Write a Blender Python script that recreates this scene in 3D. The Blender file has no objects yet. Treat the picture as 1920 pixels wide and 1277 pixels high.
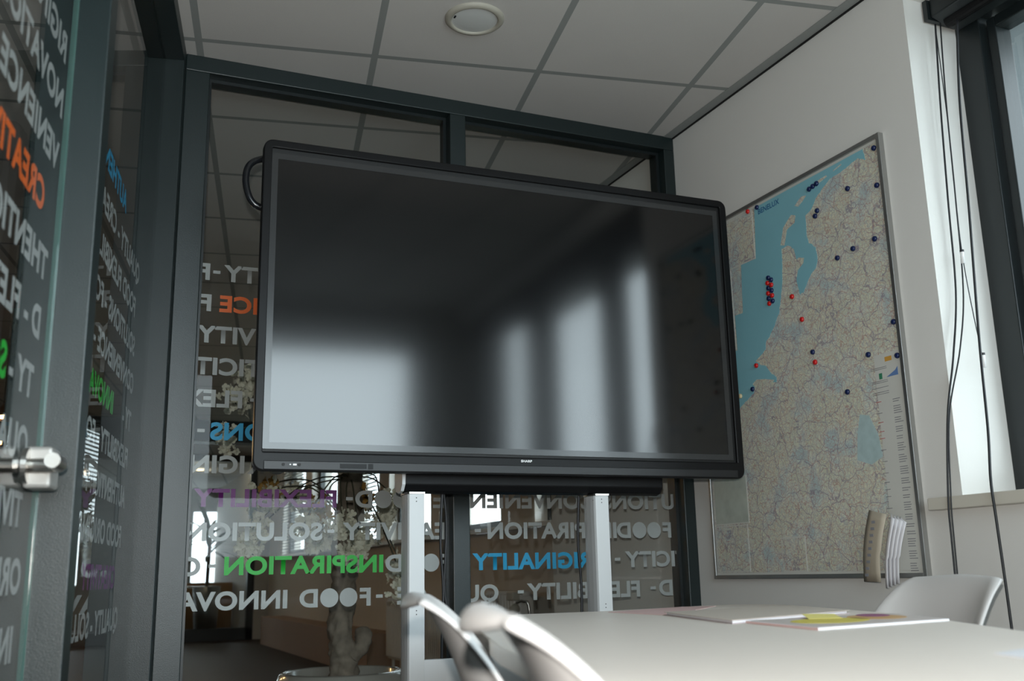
import bpy, bmesh, math, random
from mathutils import Vector, Matrix, noise
random.seed(7)
PI = math.pi
scn = bpy.context.scene
COL = scn.collection

# ------------------------------------------------------------------ camera
CAMZ, PITCH, ROLL, YAW, FPX = .85, .2268, -.022, -.4124, 1889.9
cam = bpy.data.cameras.new('camera')
cam_o = bpy.data.objects.new('camera', cam)
COL.objects.link(cam_o)
cam.sensor_fit = 'HORIZONTAL'; cam.sensor_width = 36.0
cam.lens = 36.0 * FPX / 1920.0
cam.clip_start = .02; cam.clip_end = 200
cam_o.matrix_world = (Matrix.Translation((0, 0, CAMZ)) @ Matrix.Rotation(YAW, 4, 'Z')
                      @ Matrix.Rotation(PI/2 + PITCH, 4, 'X') @ Matrix.Rotation(ROLL, 4, 'Z'))
cam.dof.use_dof = True
cam.dof.focus_distance = 3.3
cam.dof.aperture_fstop = 4.0
scn.camera = cam_o

# ------------------------------------------------------------------ world: bright overcast sky, brighter round a veiled sun
scn.view_settings.view_transform = 'Standard'
scn.view_settings.look = 'None'
scn.view_settings.gamma = 1
scn.view_settings.use_curve_mapping = False
scn.view_settings.exposure = 0.58
world = bpy.data.worlds.new('overcast_sky'); scn.world = world
world.use_nodes = True
wt = world.node_tree; wt.nodes.clear()
def wn(t, **k):
    n = wt.nodes.new(t)
    for a, b in k.items(): setattr(n, a, b)
    return n
w_out = wn('ShaderNodeOutputWorld'); w_bg = wn('ShaderNodeBackground')
w_tc = wn('ShaderNodeTexCoord')
w_dot = wn('ShaderNodeVectorMath', operation='DOT_PRODUCT')
SUN = Vector((.22, -.95, .22)).normalized()
w_dot.inputs[1].default_value = SUN
wt.links.new(w_tc.outputs['Generated'], w_dot.inputs[0])
w_cl = wn('ShaderNodeMath', operation='MAXIMUM'); w_cl.inputs[1].default_value = 0
wt.links.new(w_dot.outputs['Value'], w_cl.inputs[0])
w_pw = wn('ShaderNodeMath', operation='POWER'); w_pw.inputs[1].default_value = 5
wt.links.new(w_cl.outputs[0], w_pw.inputs[0])
w_ml = wn('ShaderNodeMath', operation='MULTIPLY_ADD'); w_ml.inputs[1].default_value = 6.5; w_ml.inputs[2].default_value = 3.0
wt.links.new(w_pw.outputs[0], w_ml.inputs[0])
w_bg.inputs['Color'].default_value = (.955, .98, 1, 1)
wt.links.new(w_ml.outputs[0], w_bg.inputs['Strength'])
wt.links.new(w_bg.outputs[0], w_out.inputs[0])

def portal(name, loc, rot, sx, sy):
    l = bpy.data.lights.new(name, 'AREA'); l.shape = 'RECTANGLE'; l.size = sx; l.size_y = sy
    l.cycles.is_portal = True
    o = bpy.data.objects.new(name, l); COL.objects.link(o); o.location = loc; o.rotation_euler = rot
    return o

# the camera's own flash, just above the lens
fl = bpy.data.lights.new('camera_flash', 'SPOT')
fl.energy = 74; fl.color = (1.0, .96, .9); fl.spot_size = math.radians(90); fl.spot_blend = .45; fl.shadow_soft_size = .012
flo = bpy.data.objects.new('camera_flash', fl); COL.objects.link(flo)
flo.matrix_world = cam_o.matrix_world @ Matrix.Translation((-.01, .085, 0)) @ Matrix.Rotation(math.radians(-7), 4, 'X')

# ------------------------------------------------------------------ room dimensions (metres)
H = 2.65            # ceiling
YB = 3.39           # front face of the glazed end partition
XR = 2.255          # right wall with the map
XH = 2.75           # window wall of the hall beyond
LC = .263           # corner of the two partitions
PSI = -.1817        # the left partition is splayed
YREAR = -.72
LN = Vector((math.cos(PSI), math.sin(PSI), 0))
LD = Vector((math.sin(PSI), -math.cos(PSI), 0))
def LP(s, off, z):  # point of the left partition: s metres from the corner, off metres into the room
    p = Vector((LC, YB, 0)) + LD * s + LN * off
    return Vector((p.x, p.y, z))

# ------------------------------------------------------------------ materials
def mat(name, color=(.5, .5, .5), rough=.5, metal=0, spec=.5, emit=None, estr=0, bump=0, bscale=200, var=0, vscale=8, coat=0, ior=1.5):
    m = bpy.data.materials.new(name); m.use_nodes = True
    nt = m.node_tree; b = nt.nodes['Principled BSDF']
    b.inputs['Base Color'].default_value = (*color, 1)
    b.inputs['Roughness'].default_value = rough
    b.inputs['Metallic'].default_value = metal
    b.inputs['Specular IOR Level'].default_value = spec
    b.inputs['IOR'].default_value = ior
    b.inputs['Coat Weight'].default_value = coat
    if emit: b.inputs['Emission Color'].default_value = (*emit, 1); b.inputs['Emission Strength'].default_value = estr
    tc = nt.nodes.new('ShaderNodeTexCoord')
    if bump:
        n = nt.nodes.new('ShaderNodeTexNoise'); n.inputs['Scale'].default_value = bscale; n.inputs['Detail'].default_value = 4
        nt.links.new(tc.outputs['Object'], n.inputs['Vector'])
        bp = nt.nodes.new('ShaderNodeBump'); bp.inputs['Strength'].default_value = bump; bp.inputs['Distance'].default_value = .002
        nt.links.new(n.outputs['Fac'], bp.inputs['Height']); nt.links.new(bp.outputs[0], b.inputs['Normal'])
    if var:
        n = nt.nodes.new('ShaderNodeTexNoise'); n.inputs['Scale'].default_value = vscale; n.inputs['Detail'].default_value = 6
        nt.links.new(tc.outputs['Object'], n.inputs['Vector'])
        mx = nt.nodes.new('ShaderNodeMixRGB'); mx.inputs[1].default_value = (*[c*(1-var) for c in color], 1)
        mx.inputs[2].default_value = (*[min(1, c*(1+var)) for c in color], 1)
        nt.links.new(n.outputs['Fac'], mx.inputs[0]); nt.links.new(mx.outputs[0], b.inputs['Base Color'])
    return m

def glass_mat(name, tint=(.93, .96, .95), ior=1.52, rough=0):
    m = bpy.data.materials.new(name); m.use_nodes = True; nt = m.node_tree; nt.nodes.clear()
    o = nt.nodes.new('ShaderNodeOutputMaterial'); mx = nt.nodes.new('ShaderNodeMixShader')
    t = nt.nodes.new('ShaderNodeBsdfTransparent'); g = nt.nodes.new('ShaderNodeBsdfGlossy'); f = nt.nodes.new('ShaderNodeFresnel')
    t.inputs[0].default_value = (*tint, 1); g.inputs['Roughness'].default_value = rough; f.inputs[0].default_value = ior
    ge = nt.nodes.new('ShaderNodeNewGeometry'); mn = nt.nodes.new('ShaderNodeMath'); mn.operation = 'MULTIPLY'
    iv = nt.nodes.new('ShaderNodeMath'); iv.operation = 'SUBTRACT'; iv.inputs[0].default_value = 1
    nt.links.new(ge.outputs['Backfacing'], iv.inputs[1])
    nt.links.new(f.outputs[0], mn.inputs[0]); nt.links.new(iv.outputs[0], mn.inputs[1])
    nt.links.new(mn.outputs[0], mx.inputs[0]); nt.links.new(t.outputs[0], mx.inputs[1]); nt.links.new(g.outputs[0], mx.inputs[2])
    nt.links.new(mx.outputs[0], o.inputs[0])
    return m

def ceiling_mat():
    m = mat('ceiling_tiles', (.42, .405, .39), .9, bump=.35, bscale=320)
    nt = m.node_tree; b = nt.nodes['Principled BSDF']
    ge = nt.nodes.new('ShaderNodeNewGeometry')
    def line(dx, dy, gx, gy, w):
        d = nt.nodes.new('ShaderNodeVectorMath'); d.operation = 'SUBTRACT'; d.inputs[1].default_value = (gx, gy, 0)
        nt.links.new(ge.outputs['Position'], d.inputs[0])
        v = nt.nodes.new('ShaderNodeVectorMath'); v.operation = 'DOT_PRODUCT'; v.inputs[1].default_value = (dx/.6, dy/.6, 0)
        nt.links.new(d.outputs[0], v.inputs[0])
        a = nt.nodes.new('ShaderNodeMath'); a.operation = 'ADD'; a.inputs[1].default_value = .5; nt.links.new(v.outputs['Value'], a.inputs[0])
        f = nt.nodes.new('ShaderNodeMath'); f.operation = 'FRACT'; nt.links.new(a.outputs[0], f.inputs[0])
        s = nt.nodes.new('ShaderNodeMath'); s.operation = 'SUBTRACT'; s.inputs[1].default_value = .5; nt.links.new(f.outputs[0], s.inputs[0])
        ab = nt.nodes.new('ShaderNodeMath'); ab.operation = 'ABSOLUTE'; nt.links.new(s.outputs[0], ab.inputs[0])
        l = nt.nodes.new('ShaderNodeMath'); l.operation = 'LESS_THAN'; l.inputs[1].default_value = w/1.2; nt.links.new(ab.outputs[0], l.inputs[0])
        return l
    ph = -.1798
    a = line(math.cos(ph), math.sin(ph), .183, 2.691, .024); c = line(-math.sin(ph), math.cos(ph), .183, 2.691, .024)
    mxx = nt.nodes.new('ShaderNodeMath'); mxx.operation = 'MAXIMUM'
    nt.links.new(a.outputs[0], mxx.inputs[0]); nt.links.new(c.outputs[0], mxx.inputs[1])
    n = nt.nodes.new('ShaderNodeTexNoise'); n.inputs['Scale'].default_value = 3.5; n.inputs['Detail'].default_value = 3
    nt.links.new(ge.outputs['Position'], n.inputs['Vector'])
    t = nt.nodes.new('ShaderNodeMixRGB'); t.inputs[1].default_value = (.56, .545, .525, 1); t.inputs[2].default_value = (.61, .59, .565, 1)
    nt.links.new(n.outputs['Fac'], t.inputs[0])
    mx = nt.nodes.new('ShaderNodeMixRGB'); mx.inputs[2].default_value = (.28, .295, .285, 1)
    nt.links.new(mxx.outputs[0], mx.inputs[0]); nt.links.new(t.outputs[0], mx.inputs[1]); nt.links.new(mx.outputs[0], b.inputs['Base Color'])
    return m

def map_land_mat():
    """printed road map: pale land, thin road networks at three scales, woods and water tints"""
    m = mat('printed_map_land', (.6, .6, .5), .55)
    nt = m.node_tree; b = nt.nodes['Principled BSDF']; tc = nt.nodes.new('ShaderNodeTexCoord')
    L = nt.links.new
    nz = nt.nodes.new('ShaderNodeTexNoise'); nz.inputs['Scale'].default_value = 16; nz.inputs['Detail'].default_value = 6
    L(tc.outputs['Object'], nz.inputs['Vector'])
    wv = nt.nodes.new('ShaderNodeVectorMath'); wv.operation = 'SCALE'; wv.inputs['Scale'].default_value = .07
    L(nz.outputs['Color'], wv.inputs[0])
    ad = nt.nodes.new('ShaderNodeVectorMath'); ad.operation = 'ADD'; L(tc.outputs['Object'], ad.inputs[0]); L(wv.outputs[0], ad.inputs[1])
    prev = None
    n2 = nt.nodes.new('ShaderNodeTexNoise'); n2.inputs['Scale'].default_value = 9; n2.inputs['Detail'].default_value = 5
    L(tc.outputs['Object'], n2.inputs['Vector'])
    cr = nt.nodes.new('ShaderNodeValToRGB'); e = cr.color_ramp.elements
    e[0].position = .36; e[0].color = (.50, .62, .60, 1); e[1].position = .62; e[1].color = (.72, .70, .54, 1)
    k = cr.color_ramp.elements.new(.46); k.color = (.72, .72, .60, 1)
    k = cr.color_ramp.elements.new(.54); k.color = (.68, .70, .54, 1)
    L(n2.outputs['Fac'], cr.inputs[0]); prev = cr.outputs[0]
    def net(scale, width, col, strength, seed):
        nonlocal prev
        mp = nt.nodes.new('ShaderNodeMapping'); mp.inputs['Location'].default_value = (seed, seed*1.7, seed*.3); L(ad.outputs[0], mp.inputs[0])
        v = nt.nodes.new('ShaderNodeTexVoronoi'); v.feature = 'DISTANCE_TO_EDGE'; v.inputs['Scale'].default_value = scale
        L(mp.outputs[0], v.inputs['Vector'])
        l = nt.nodes.new('ShaderNodeMath'); l.operation = 'LESS_THAN'; l.inputs[1].default_value = width; L(v.outputs['Distance'], l.inputs[0])
        s = nt.nodes.new('ShaderNodeMath'); s.operation = 'MULTIPLY'; s.inputs[1].default_value = strength; L(l.outputs[0], s.inputs[0])
        mx = nt.nodes.new('ShaderNodeMixRGB'); L(s.outputs[0], mx.inputs[0]); L(prev, mx.inputs[1]); mx.inputs[2].default_value = (*col, 1)
        prev = mx.outputs[0]
    net(150, .09, (.36, .42, .44), .40, 3.1)
    net(95, .06, (.42, .27, .24), .42, 7.7)
    net(60, .045, (.34, .37, .44), .45, 2.2)
    net(34, .030, (.40, .17, .15), .50, 1.3)
    net(11, .014, (.24, .20, .27), .62, 5.9)
    L(prev, b.inputs['Base Color'])
    return m

M = {}
M['wall'] = mat('white_painted_wall', (.72, .71, .68), .85, bump=.15, bscale=260)
M['reveal'] = mat('white_painted_reveal', (.46, .475, .47), .7)
M['sill'] = mat('sill_laminate', (.58, .55, .48), .45)
M['frame'] = mat('dark_green_lacquered_steel', (.006, .014, .0145), .40, spec=.6, bump=.25, bscale=420)
M['winframe'] = mat('dark_window_aluminium', (.010, .014, .015), .35)
M['glass'] = glass_mat('partition_glass', (.97, .985, .98), ior=1.28)
M['winglass'] = glass_mat('window_glass', (.80, .86, .88))
M['ceil'] = ceiling_mat()
M['floor'] = mat('dark_brown_floor', (.026, .016, .011), .5, spec=.2, var=.35, vscale=14)
M['alu'] = mat('aluminium_trim', (.42, .42, .41), .35, metal=.9)
M['gtrim'] = mat('grey_ceiling_trim', (.27, .285, .275), .6)
M['black'] = mat('black_shadow_gap', (.006, .006, .006), .8)
M['bezel'] = mat('black_satin_plastic', (.008, .008, .0085), .36, spec=.16, bump=.08, bscale=700)
M['bezel2'] = mat('charcoal_plastic', (.014, .014, .015), .4, spec=.4)
M['groove'] = mat('black_groove', (.003, .003, .003), .6)
M['screen'] = mat('matte_black_panel', (.0025, .0025, .0027), .115, spec=.5, ior=1.6)
M['margin'] = mat('grey_screen_border', (.028, .029, .030), .20, ior=1.55)
M['chrome'] = mat('chrome', (.75, .75, .75), .12, metal=1)
M['steel'] = mat('brushed_steel', (.55, .53, .5), .28, metal=1)
M['white_metal'] = mat('white_powdercoat', (.60, .62, .63), .4)
M['chair'] = mat('white_moulded_plastic', (.66, .645, .635), .38, coat=.1)
M['table'] = mat('pale_laminate', (.84, .755, .68), .42, var=.02, vscale=30)
M['paper'] = mat('white_paper', (.78, .77, .8), .6)
M['pink'] = mat('pale_pink_paper', (.72, .5, .48), .6)
M['cord'] = mat('black_cord', (.01, .011, .014), .5)
M['clear'] = mat('clear_plastic', (.8, .8, .8), .1)
M['white_plastic'] = mat('white_plastic', (.62, .62, .60), .4)
M['cream'] = mat('cream_plastic', (.42, .40, .34), .5)
M['gray_letter'] = mat('grey_vinyl', (.36, .36, .36), .55)
M['orange'] = mat('orange_vinyl', (.75, .13, .02), .5)
M['blue'] = mat('blue_vinyl', (.01, .30, .55), .5)
M['green'] = mat('green_vinyl', (.02, .40, .04), .5)
M['purple'] = mat('purple_vinyl', (.16, .02, .17), .5)
M['logo'] = mat('silver_print', (.75, .75, .75), .3)

# ------------------------------------------------------------------ mesh helpers
def link(o, parent=None):
    COL.objects.link(o)
    if parent: o.parent = parent
    return o
def obj(name, bm, m, parent=None, smooth=False, bevel=0, segs=2):
    if bm.faces: bmesh.ops.recalc_face_normals(bm, faces=bm.faces)
    me = bpy.data.meshes.new(name); bm.to_mesh(me); bm.free()
    for x in (m if isinstance(m, (list, tuple)) else [m]): me.materials.append(x)
    if smooth:
        for p in me.polygons: p.use_smooth = True
    o = link(bpy.data.objects.new(name, me), parent)
    if bevel:
        b = o.modifiers.new('bevel', 'BEVEL'); b.width = bevel; b.segments = segs; b.limit_method = 'ANGLE'
    return o
def empty(name, loc=(0, 0, 0), rz=0, parent=None):
    o = bpy.data.objects.new(name, None); link(o, parent); o.location = loc; o.rotation_euler = (0, 0, rz); o.empty_display_size = .1
    return o
def tag(o, label=None, cat=None, group=None, kind=None):
    if label: o['label'] = label
    if cat: o['category'] = cat
    if group: o['group'] = group
    if kind: o['kind'] = kind
    return o
def box(bm, x0, x1, y0, y1, z0, z1, mx=None, mi=0):
    vs = [bm.verts.new((x, y, z)) for x in (x0, x1) for y in (y0, y1) for z in (z0, z1)]
    if mx: 
        for v in vs: v.co = mx @ v.co
    fs = [bm.faces.new([vs[i] for i in f]) for f in ((0, 1, 3, 2), (4, 6, 7, 5), (0, 4, 5, 1), (2, 3, 7, 6), (0, 2, 6, 4), (1, 5, 7, 3))]
    for f in fs: f.material_index = mi
    return vs
def bx(*a, mx=None):
    bm = bmesh.new(); box(bm, *a, mx=mx); return bm
def prism(bm, pts, d, mi=0):
    """pts: list of 3D points of a planar polygon, extruded by vector d"""
    a = [bm.verts.new(p) for p in pts]; b = [bm.verts.new(Vector(p) + Vector(d)) for p in pts]
    bm.faces.new(a).material_index = mi; bm.faces.new(b[::-1]).material_index = mi
    n = len(a)
    for i in range(n): bm.faces.new([a[i], a[(i+1) % n], b[(i+1) % n], b[i]]).material_index = mi
def tube(bm, pts, r, n=8, cap=True):
    pts = [Vector(p) for p in pts]; rings = []
    rr = r if isinstance(r, (list, tuple)) else [r]*len(pts)
    prev = None
    for i, p in enumerate(pts):
        t = (pts[min(i+1, len(pts)-1)] - pts[max(i-1, 0)]).normalized()
        u = t.cross(Vector((0, 0, 1)) if abs(t.z) < .95 else Vector((1, 0, 0))).normalized()
        if prev is not None:
            u = (prev - t*prev.dot(t)).normalized()
        prev = u; w = t.cross(u)
        rings.append([bm.verts.new(p + (u*math.cos(2*PI*k/n) + w*math.sin(2*PI*k/n))*rr[i]) for k in range(n)])
    for a, b in zip(rings, rings[1:]):
        for k in range(n): bm.faces.new([a[k], a[(k+1) % n], b[(k+1) % n], b[k]])
    if cap: bm.faces.new(rings[0][::-1]); bm.faces.new(rings[-1])
def lathe(bm, prof, n=48, c=(0, 0, 0)):
    rings = []
    for r, z in prof:
        rings.append([bm.verts.new((c[0]+r*math.cos(2*PI*k/n), c[1]+r*math.sin(2*PI*k/n), c[2]+z)) for k in range(n)] if r > 1e-6 else [bm.verts.new((c[0], c[1], c[2]+z))])
    for a, b in zip(rings, rings[1:]):
        if len(a) == 1 and len(b) == 1: continue
        for k in range(n):
            if len(a) == 1: bm.faces.new([a[0], b[(k+1) % n], b[k]])
            elif len(b) == 1: bm.faces.new([a[k], a[(k+1) % n], b[0]])
            else: bm.faces.new([a[k], a[(k+1) % n], b[(k+1) % n], b[k]])
def smooth_pts(pts, n=6):
    pts = [Vector(p) for p in pts]; out = []
    for i in range(len(pts)-1):
        p0, p1, p2, p3 = pts[max(i-1, 0)], pts[i], pts[i+1], pts[min(i+2, len(pts)-1)]
        for k in range(n):
            t = k/n
            out.append(.5*((2*p1) + (p2-p0)*t + (2*p0-5*p1+4*p2-p3)*t*t + (3*p1-p0-3*p2+p3)*t**3))
    out.append(pts[-1]); return out
# frame of the left partition: local x = s, y = off, z = z
ML = Matrix((( LD.x, LN.x, 0, LC), (LD.y, LN.y, 0, YB), (0, 0, 1, 0), (0, 0, 0, 1)))
def lbox(bm, s0, s1, o0, o1, z0, z1): return box(bm, s0, s1, o0, o1, z0, z1, mx=ML)

# ------------------------------------------------------------------ room shell
YEND = 15.4; XW = -7.0; YFAR = 21.5
bm = bmesh.new(); box(bm, XW, XH+.3, YREAR-.2, YFAR, -.1, 0)
tag(obj('floor', bm, M['floor']), kind='structure')
bm = bmesh.new(); box(bm, XW, XH+.3, YREAR-.2, YFAR, H, H+.1)
tag(obj('ceiling', bm, M['ceil']), kind='structure')

WY1, WZ0, WZ1 = 2.08, 1.03, 2.56      # window opening in the right wall: up to y=WY1
bm = bmesh.new()
box(bm, XR, XR+.42, WY1, 4.70, 0, H)                         # pier with the map, running on into the hall
box(bm, XR, XR+.42, YREAR, WY1, 0, WZ0-.03)               # parapet under the windows
box(bm, XR, XR+.42, YREAR, WY1, WZ1, H)                   # lintel
tag(obj('wall_right', bm, M['wall']), kind='structure')
RX0, RX1 = -.38, 2.02                                          # rear window
bm = bmesh.new()
box(bm, XW, RX0, YREAR-.3, YREAR, 0, H); box(bm, RX1, XR+.42, YREAR-.3, YREAR-.001, 0, H)
box(bm, RX0, RX1, YREAR-.3, YREAR, 0, .95); box(bm, RX0, RX1, YREAR-.3, YREAR, 2.42, H)
tag(obj('wall_rear', bm, M['wall']), kind='structure')
# ceiling edge trim over the map wall: grey angle and a black shadow gap
bm = bmesh.new(); box(bm, XR-.045, XR-.006, YREAR, 4.70, H-.004, H-.0005)
tag(obj('trim_1', bm, M['gtrim']), kind='structure')
bm = bmesh.new(); box(bm, XR-.0065, XR-.0005, YREAR, 4.70, H-.009, H-.0005)
tag(obj('trim_2', bm, M['black']), kind='structure')
# window sill board
bm = bmesh.new(); box(bm, XR-.045, XR+.2, YREAR, 2.165, WZ0-.034, WZ0)
tag(obj('window_sill', bm, M['sill'], bevel=.003), kind='structure')

# ------------------------------------------------------------------ windows of the meeting room
def window(name, y0, y1, fa, f, x=2.46):
    w = empty(name, (x, (y0+y1)/2, WZ0)); tag(w, kind='structure'); w['label'] = 'dark aluminium window frame above the white sill'
    X, Yc, Z = x, (y0+y1)/2, WZ0
    a, b = y0-Yc, y1-Yc; t = WZ1-WZ0
    bm = bmesh.new()
    box(bm, 0, .07, b-f, b, 0, t); box(bm, 0, .07, a, a+fa, 0, t)
    box(bm, 0, .07, a+fa, b-f, 0, .07); box(bm, 0, .07, a+fa, b-f, t-.07, t)
    obj('window_frame', bm, M['winframe'], w, bevel=.003)
    bm = bmesh.new()
    s1 = b-f-.012; s0 = a+fa+.012
    box(bm, .02, .085, s1-.03, s1, .085, t-.085); box(bm, .02, .085, s0, s0+.03, .085, t-.085)
    box(bm, .02, .085, s0+.03, s1-.03, .085, .12); box(bm, .02, .085, s0+.03, s1-.03, t-.12, t-.085)
    obj('window_sash', bm, M['winframe'], w, bevel=.003)
    obj('window_pane', bx(.05, .056, a+fa, b-f, .07, t-.07), M['winglass'], w)
    return w
ys = [(1.265, 2.08, .075, .088), (.285, 1.265, .155, .075), (YREAR, .285, .17, .155)]
for i, (a, b, fa, f) in enumerate(ys): window('window_%d' % (i+1), a, b, fa, f)
w4 = empty('window_4', ((RX0+RX1)/2, YREAR-.12, .95)); tag(w4, kind='structure')
hw, t = (RX1-RX0)/2, 1.47
bm = bmesh.new()
box(bm, -hw, -hw+.06, -.06, 0, 0, t); box(bm, hw-.06, hw, -.06, 0, 0, t); box(bm, -hw+.06, hw-.06, -.06, 0, 0, .06); box(bm, -hw+.06, hw-.06, -.06, 0, t-.06, t)
obj('window_frame', bm, M['winframe'], w4, bevel=.003)
obj('window_pane', bx(-hw+.06, hw-.06, -.035, -.03, .06, t-.06), M['winglass'], w4)
# outer reveal of the facade (light stone, seen through the first pane)
M['stone'] = mat('light_grey_facade', (.14, .155, .16), .8)
bm = bmesh.new(); box(bm, 2.68, 2.95, 2.07, 4.69, -.5, 3.2)
tag(obj('facade_pier', bm, M['stone']), kind='structure')
M['render_wall'] = mat('pale_rendered_facade', (.58, .62, .64), .85, var=.04, vscale=.8)
nb = empty('sky_dimming_building', (13, 14, 0)); tag(nb, 'added pale building block that dims the sky in the window at the right', 'building')  # added block, covers the too bright sky behind the right window
obj('facade', bx(0, 4, -11, 14, 0, 13), M['render_wall'], nb)
obj('roof_edge', bx(-.3, 4.3, -11.3, 14.3, 13, 13.3), M['winframe'], nb)
portal('portal_side', (2.60, .68, 1.8), (0, PI/2, 0), 1.6, 2.9)
portal('portal_rear', (.82, YREAR-.2, 1.68), (PI/2, 0, 0), 2.5, 1.55)

# ------------------------------------------------------------------ glazed end partition (wall_back)
wb = empty('wall_back', (0, 0, 0)); tag(wb, kind='structure')
GY = 3.452; FD = .12
for (x0, x1) in ((LC, .345), (1.242, 1.306), (2.205, XR)):
    obj('post', bx(x0, x1, YB, YB+FD, 0, H-.06), M['frame'], wb, bevel=.003)
obj('top_rail', bx(LC, XR, YB, YB+FD, H-.06, H), M['frame'], wb, bevel=.003)
obj('bottom_rail', bx(.345, XR-.05, YB, YB+FD, 0, .09), M['frame'], wb, bevel=.003)
for (x0, x1) in ((.345, 1.242), (1.306, 2.205)):
    # slim glazing bead and the pane
    bm = bmesh.new()
    for (a, b, c, d) in ((x0, x0+.012, .09, H-.06), (x1-.012, x1, .09, H-.06)): box(bm, a, b, GY-.016, GY-.002, c, d)
    for (c, d) in ((.09, .102), (H-.072, H-.06)): box(bm, x0+.012, x1-.012, GY-.016, GY-.002, c, d)
    obj('glazing_bead', bm, M['winframe'], wb)
panes = [obj('glass_pane', bx(x0, x1, GY, GY+.008, .09, H-.06), M['glass'], wb) for (x0, x1) in ((.345, 1.242), (1.306, 2.205))]

# ------------------------------------------------------------------ splayed left partition (wall_left)
wl = empty('wall_left', (0, 0, 0)); tag(wl, kind='structure')
GO = -.060
def lobj(name, s0, s1, o0, o1, z0, z1, m, parent, bev=.003):
    bm = bmesh.new(); lbox(bm, s0, s1, o0, o1, z0, z1); return obj(name, bm, m, parent, bevel=bev)
SEND = 4.6
lobj('post', .0, .06, -.13, 0, 0, H, M['frame'], wl)
lobj('top_rail', .06, SEND, -.13, 0, H-.06, H, M['frame'], wl)
lobj('post', 1.355, 1.425, -.13, 0, 0, H-.06, M['frame'], wl)
lobj('bottom_rail', .06, 1.355, -.13, 0, 0, .09, M['frame'], wl)
obj('glass_pane', (lambda b: (lbox(b, .06, 1.355, GO-.008, GO, .09, H-.06), b)[-1])(bmesh.new()), M['glass'], wl)
# frameless glass door leaf with a thin polished edge
door = empty('door_1', (0, 0, 0)); tag(door, 'frameless glass door with printed words and a steel lever handle', kind='structure')
obj('glass_leaf', (lambda b: (lbox(b, 1.437, 2.45, GO-.008, GO, .01, H-.065), b)[-1])(bmesh.new()), M['glass'], door)
M['glass_edge'] = mat('polished_glass_edge', (.05, .10, .09), .12, coat=1)
lobj('door_edge', 1.428, 1.436, GO-.009, GO+.002, .01, H-.065, M['glass_edge'], door, 0)
lobj('post', 2.46, 2.53, -.13, 0, 0, H-.06, M['frame'], wl)
obj('glass_pane', (lambda b: (lbox(b, 2.53, SEND, GO-.008, GO, .09, H-.06), b)[-1])(bmesh.new()), M['glass'], wl)

# ------------------------------------------------------------------ lettering
_bold = .036
def text_mesh(s, bold=_bold):
    cu = bpy.data.curves.new('t', 'FONT'); cu.body = s; cu.offset = bold; cu.resolution_u = 5; cu.space_character = 1.04
    o = bpy.data.objects.new('t', cu); COL.objects.link(o)
    dg = bpy.context.evaluated_depsgraph_get()
    me = bpy.data.meshes.new_from_object(o.evaluated_get(dg)); bpy.data.objects.remove(o); bpy.data.curves.remove(cu)
    return me
_hm = text_mesh('H'); CAPH = max(v.co.y for v in _hm.vertices) - min(v.co.y for v in _hm.vertices); BASE = min(v.co.y for v in _hm.vertices)
_fm = text_mesh('FLEXIBILITY'); FLEXW = (max(v.co.x for v in _fm.vertices) - min(v.co.x for v in _fm.vertices)) / CAPH
def word(name, s, cap, mtx, m, parent, start=None, end=None, bold=_bold, xs=1.0, label=None):
    """writing: local +x reading direction; start/end = where the word begins/ends along it; mtx maps (x, y) to the place"""
    me = text_mesh(s, bold); k = cap/CAPH
    x0 = min(v.co.x for v in me.vertices); x1 = max(v.co.x for v in me.vertices)
    w = (x1-x0)*k*xs
    off = start if start is not None else end - w
    for v in me.vertices:
        v.co = mtx @ Vector(((v.co.x-x0)*k*xs + off, (v.co.y-BASE)*k, 0))
    me.materials.clear(); me.materials.append(m)
    o = bpy.data.objects.new(name, me); link(o, parent)
    if label: o['label'] = label
    return off, off+w
def dots(name, cs, r, mtx, m, parent):
    bm = bmesh.new()
    for (x, y) in cs:
        vs = [bm.verts.new(mtx @ Vector((x+r*math.cos(2*PI*k/40), y+r*math.sin(2*PI*k/40), 0))) for k in range(40)]
        bm.faces.new(vs)
    me = bpy.data.meshes.new(name); bm.to_mesh(me); bm.free(); me.materials.append(m)
    return link(bpy.data.objects.new(name, me), parent)
CAP = .0595; XSC = (.467*1.018/CAP) / FLEXW
def rowz(n): return .85 + ((1.895 - .1082*(n-1)) - .0588 - .85)*1.018
# end partition: read from the hall, so mirrored from inside.  reading coordinate t = -x
def mb(z, y=GY+.0088): return Matrix(((-1, 0, 0, 0), (0, 0, 1, y), (0, 1, 0, z), (0, 0, 0, 1)))
def K(x): return -x*1.018
def wordb(pane, n, s, c, start=None, end=None):
    return word('lettering', s, CAP, mb(rowz(n)), M[c], panes[pane], K(start) if start else None, K(end) if end else None, xs=XSC,
                label={'orange': 'orange word', 'blue': 'blue word', 'green': 'green word', 'purple': 'purple word'}.get(c))
def foodb(pane, n, start):
    t0 = K(start)
    a, b = word('lettering', 'F', CAP, mb(rowz(n)), M['gray_letter'], panes[pane], t0, xs=XSC)
    r = .031
    dots('lettering', [(b+.008+r, CAP/2), (b+.012+3*r, CAP/2)], r, mb(rowz(n)), M['gray_letter'], panes[pane])
    word('lettering', 'D', CAP, mb(rowz(n)), M['gray_letter'], panes[pane], b+.02+4*r, xs=XSC)
def dash(pane, n, x):
    bm = bmesh.new(); mt = mb(rowz(n))
    vs = [bm.verts.new(mt @ Vector((K(x)+a, CAP*.42+b, 0))) for a, b in ((0, 0), (.024, 0), (.024, .011), (0, .011))]
    bm.faces.new(vs); me = bpy.data.meshes.new('lettering'); bm.to_mesh(me); bm.free(); me.materials.append(M['gray_letter'])
    link(bpy.data.objects.new('lettering', me), panes[pane])
g = 'gray_letter'
wordb(0, 1, 'CREATIVITY', g, end=.423); dash(0, 1, .412); wordb(0, 1, 'F', g, start=.378)
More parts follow.
